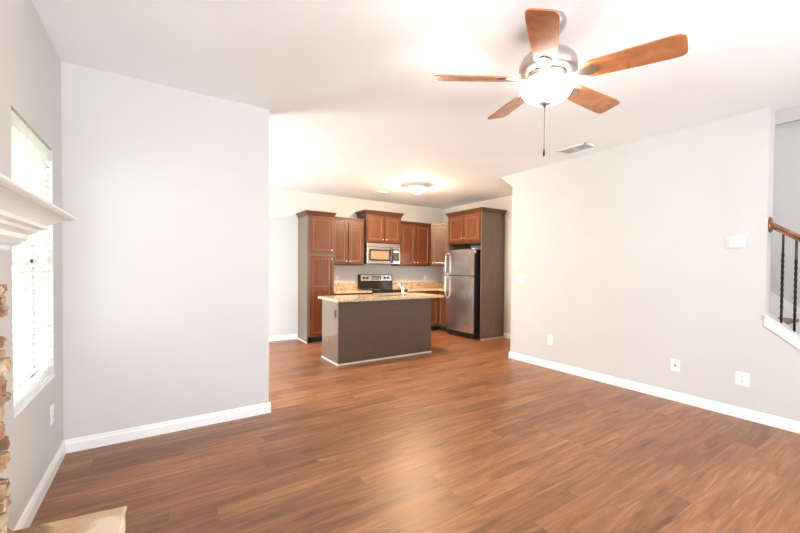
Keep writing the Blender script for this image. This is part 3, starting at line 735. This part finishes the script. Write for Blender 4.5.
sd((sx0, sy0), (sx1, sy0)); sd((sx0, sy1), (sx1, sy1)); sd((sx0, sy0), (sx0, sy1)); sd((sx1, sy0), (sx1, sy1))
obj('counter_slab', bm, M['granite'], t)
t = thing('sink', 'stainless undermount sink set in the island countertop', 'sink', (3.17, 5.04, .70))
bm = B()
e_ = .001
for a in ((sx0+e_, sx1-e_, sy0+e_, sy1-e_, .70, .703), (sx0+e_, sx0+.004, sy0+e_, sy1-e_, .703, .895), (sx1-.004, sx1-e_, sy0+e_, sy1-e_, .703, .895), (sx0+.004, sx1-.004, sy0+e_, sy0+.004, .703, .895), (sx0+.004, sx1-.004, sy1-.004, sy1-e_, .703, .895)): box(bm, *a)
obj('basin', bm, M['steel'], t)
bm = B(); lathe(bm, [(0, .706), (.035, .706), (.042, .7035)], 20, Matrix.Translation((3.17, 5.04, 0))); obj('drain', bm, M['chrome'], t)
t = thing('kitchen_faucet', 'chrome kitchen faucet standing on the island countertop', 'faucet', (3.167, 4.765, .905))
bm = B(); lathe(bm, [(0, .905), (.034, .905), (.034, .912), (.026, .925), (.024, 1.02), (.022, 1.06), (.012, 1.075), (0, 1.078)], 20, Matrix.Translation((3.167, 4.765, 0)), closed=False); obj('faucet_body', bm, M['chrome'], t)
bm = B(); tube(bm, [(3.167, 4.775, .99), (3.155, 4.80, 1.05), (3.145, 4.85, 1.095), (3.138, 4.91, 1.10), (3.134, 4.955, 1.075), (3.133, 4.965, 1.045)], [.012, .012, .012, .012, .013, .014], 12); obj('spout', bm, M['chrome'], t)
bm = B(); tube(bm, [(3.167, 4.765, 1.07), (3.15, 4.76, 1.10), (3.115, 4.75, 1.125)], [.01, .008, .007], 8); obj('lever_handle', bm, M['chrome'], t)

# ------------------------------------------------------------------ stair sill trim, railing, stairs
bm = B()
ya, yb = OY-.001, -.17
prism(bm, [(ya, kz(ya)-.098), (ya, kz(ya)-.004), (yb, kz(yb)-.004), (yb, kz(yb)-.098)], 0, RX-.016, RX-.0005)
prism(bm, [(ya, kz(ya)-.014), (ya, kz(ya)-.001), (yb, kz(yb)-.001), (yb, kz(yb)-.014)], 0, RX-.024, RX-.0165)
struct('trim_1', bm, M['trim'])
t = thing('stair_railing', 'oak handrail on dark twisted iron balusters along the staircase', 'railing', (4.50, .95, 1.75))
hr = lambda y: 1.745 + (y-.945)*.72
prof2 = [(-.030, -.028), (-.018, -.030), (.018, -.030), (.030, -.028), (.026, -.010), (.034, .004), (.030, .020), (.016, .031), (-.016, .031), (-.030, .020), (-.034, .004), (-.026, -.010)]
bm = B(); A_ = []; C2 = []
for (a, b) in prof2:
    A_.append(bm.verts.new((4.50+a, .935, hr(.935)+b))); C2.append(bm.verts.new((4.50+a, -.10, hr(-.10)+b)))
bm.faces.new(A_); bm.faces.new(C2[::-1])
for i in range(len(prof2)): bm.faces.new((A_[i], C2[i], C2[(i+1) % len(prof2)], A_[(i+1) % len(prof2)]))
obj('handrail', bm, M['oak'], t)
bm = B(); lathe(bm, [(0, 0), (.052, 0), (.052, .006), (.044, .016), (.03, .02), (0, .02)], 26, Matrix.Translation((4.50, .9495, hr(.945)+.0)) @ Matrix.Scale(1.35, 4, (0, 0, 1)) @ Matrix.Rotation(R(90), 4, 'X')); obj('rosette', bm, M['oak'], t)
def twist(y):
    z0, z1 = kz(y)-.004, hr(y)-.026; n2 = 90; bm = B(); rings = []
    for i in range(n2+1):
        a = i/n2; z_ = z0+(z1-z0)*a; tw = 0
        if a > .14: tw = (min(a, .80)-.14)*(z1-z0)*2*math.pi/.2
        r_ = .0108
        rings.append([bm.verts.new((4.50+r_*math.cos(tw+q*math.pi/2+math.pi/4), y+r_*math.sin(tw+q*math.pi/2+math.pi/4), z_)) for q in range(4)])
    for a, b in zip(rings, rings[1:]):
        for q in range(4): bm.faces.new((a[q], a[(q+1) % 4], b[(q+1) % 4], b[q]))
    bm.faces.new(rings[0]); bm.faces.new(rings[-1]); obj('baluster', bm, M['iron'], t)
for y in (.862, .782, .70, .62, .54, .46, .38, .30, .22, .14, .06, -.02): twist(y)
bx('newel_post', M['oak'], t, 4.45, 4.55, -.16, -.08, kz(-.16)+.03, 1.12)
t = thing('staircase', 'stairs with brown treads and white risers behind the half wall', 'stairs', (5.0, -.2, 0))
run, rise = .256, .189
nz = lambda y: .862 + (y-.905)*(rise/run)
k0 = round((nz(.905))/rise)
for k_ in range(1, 15):
    y = .905 + (k_-5)*run; z_ = .862 + (k_-5)*rise
    if z_ > H-.1 or z_ < .05 or y > RY-.45: continue
    bx('tread', M['tread'], t, 4.605, SX-.022, y, y+run+.025, z_-.03, z_, bev=.008)
    bx('riser', M['riser'], t, 4.605, SX-.022, y+.028, y+.045, z_-rise, z_-.0305)
bm = B()
ya, yb = -.35, 3.1
prism(bm, [(ya, nz(ya)-.02-.2), (ya, nz(ya)+.10), (yb, nz(yb)+.10), (yb, nz(yb)-.22)], 0, SX-.02, SX-.001)
obj('skirt_board', bm, M['trim'], t, label='white painted skirt board')
bm = B(); prism(bm, [(-.1, max(0, nz(-.1)-.22)), (-.1, nz(-.1)+.03), (3.1, nz(3.1)+.03), (3.1, nz(3.1)-.22)], 0, 4.584, 4.604)
obj('skirt_board', bm, M['trim'], t, label='white painted skirt board')
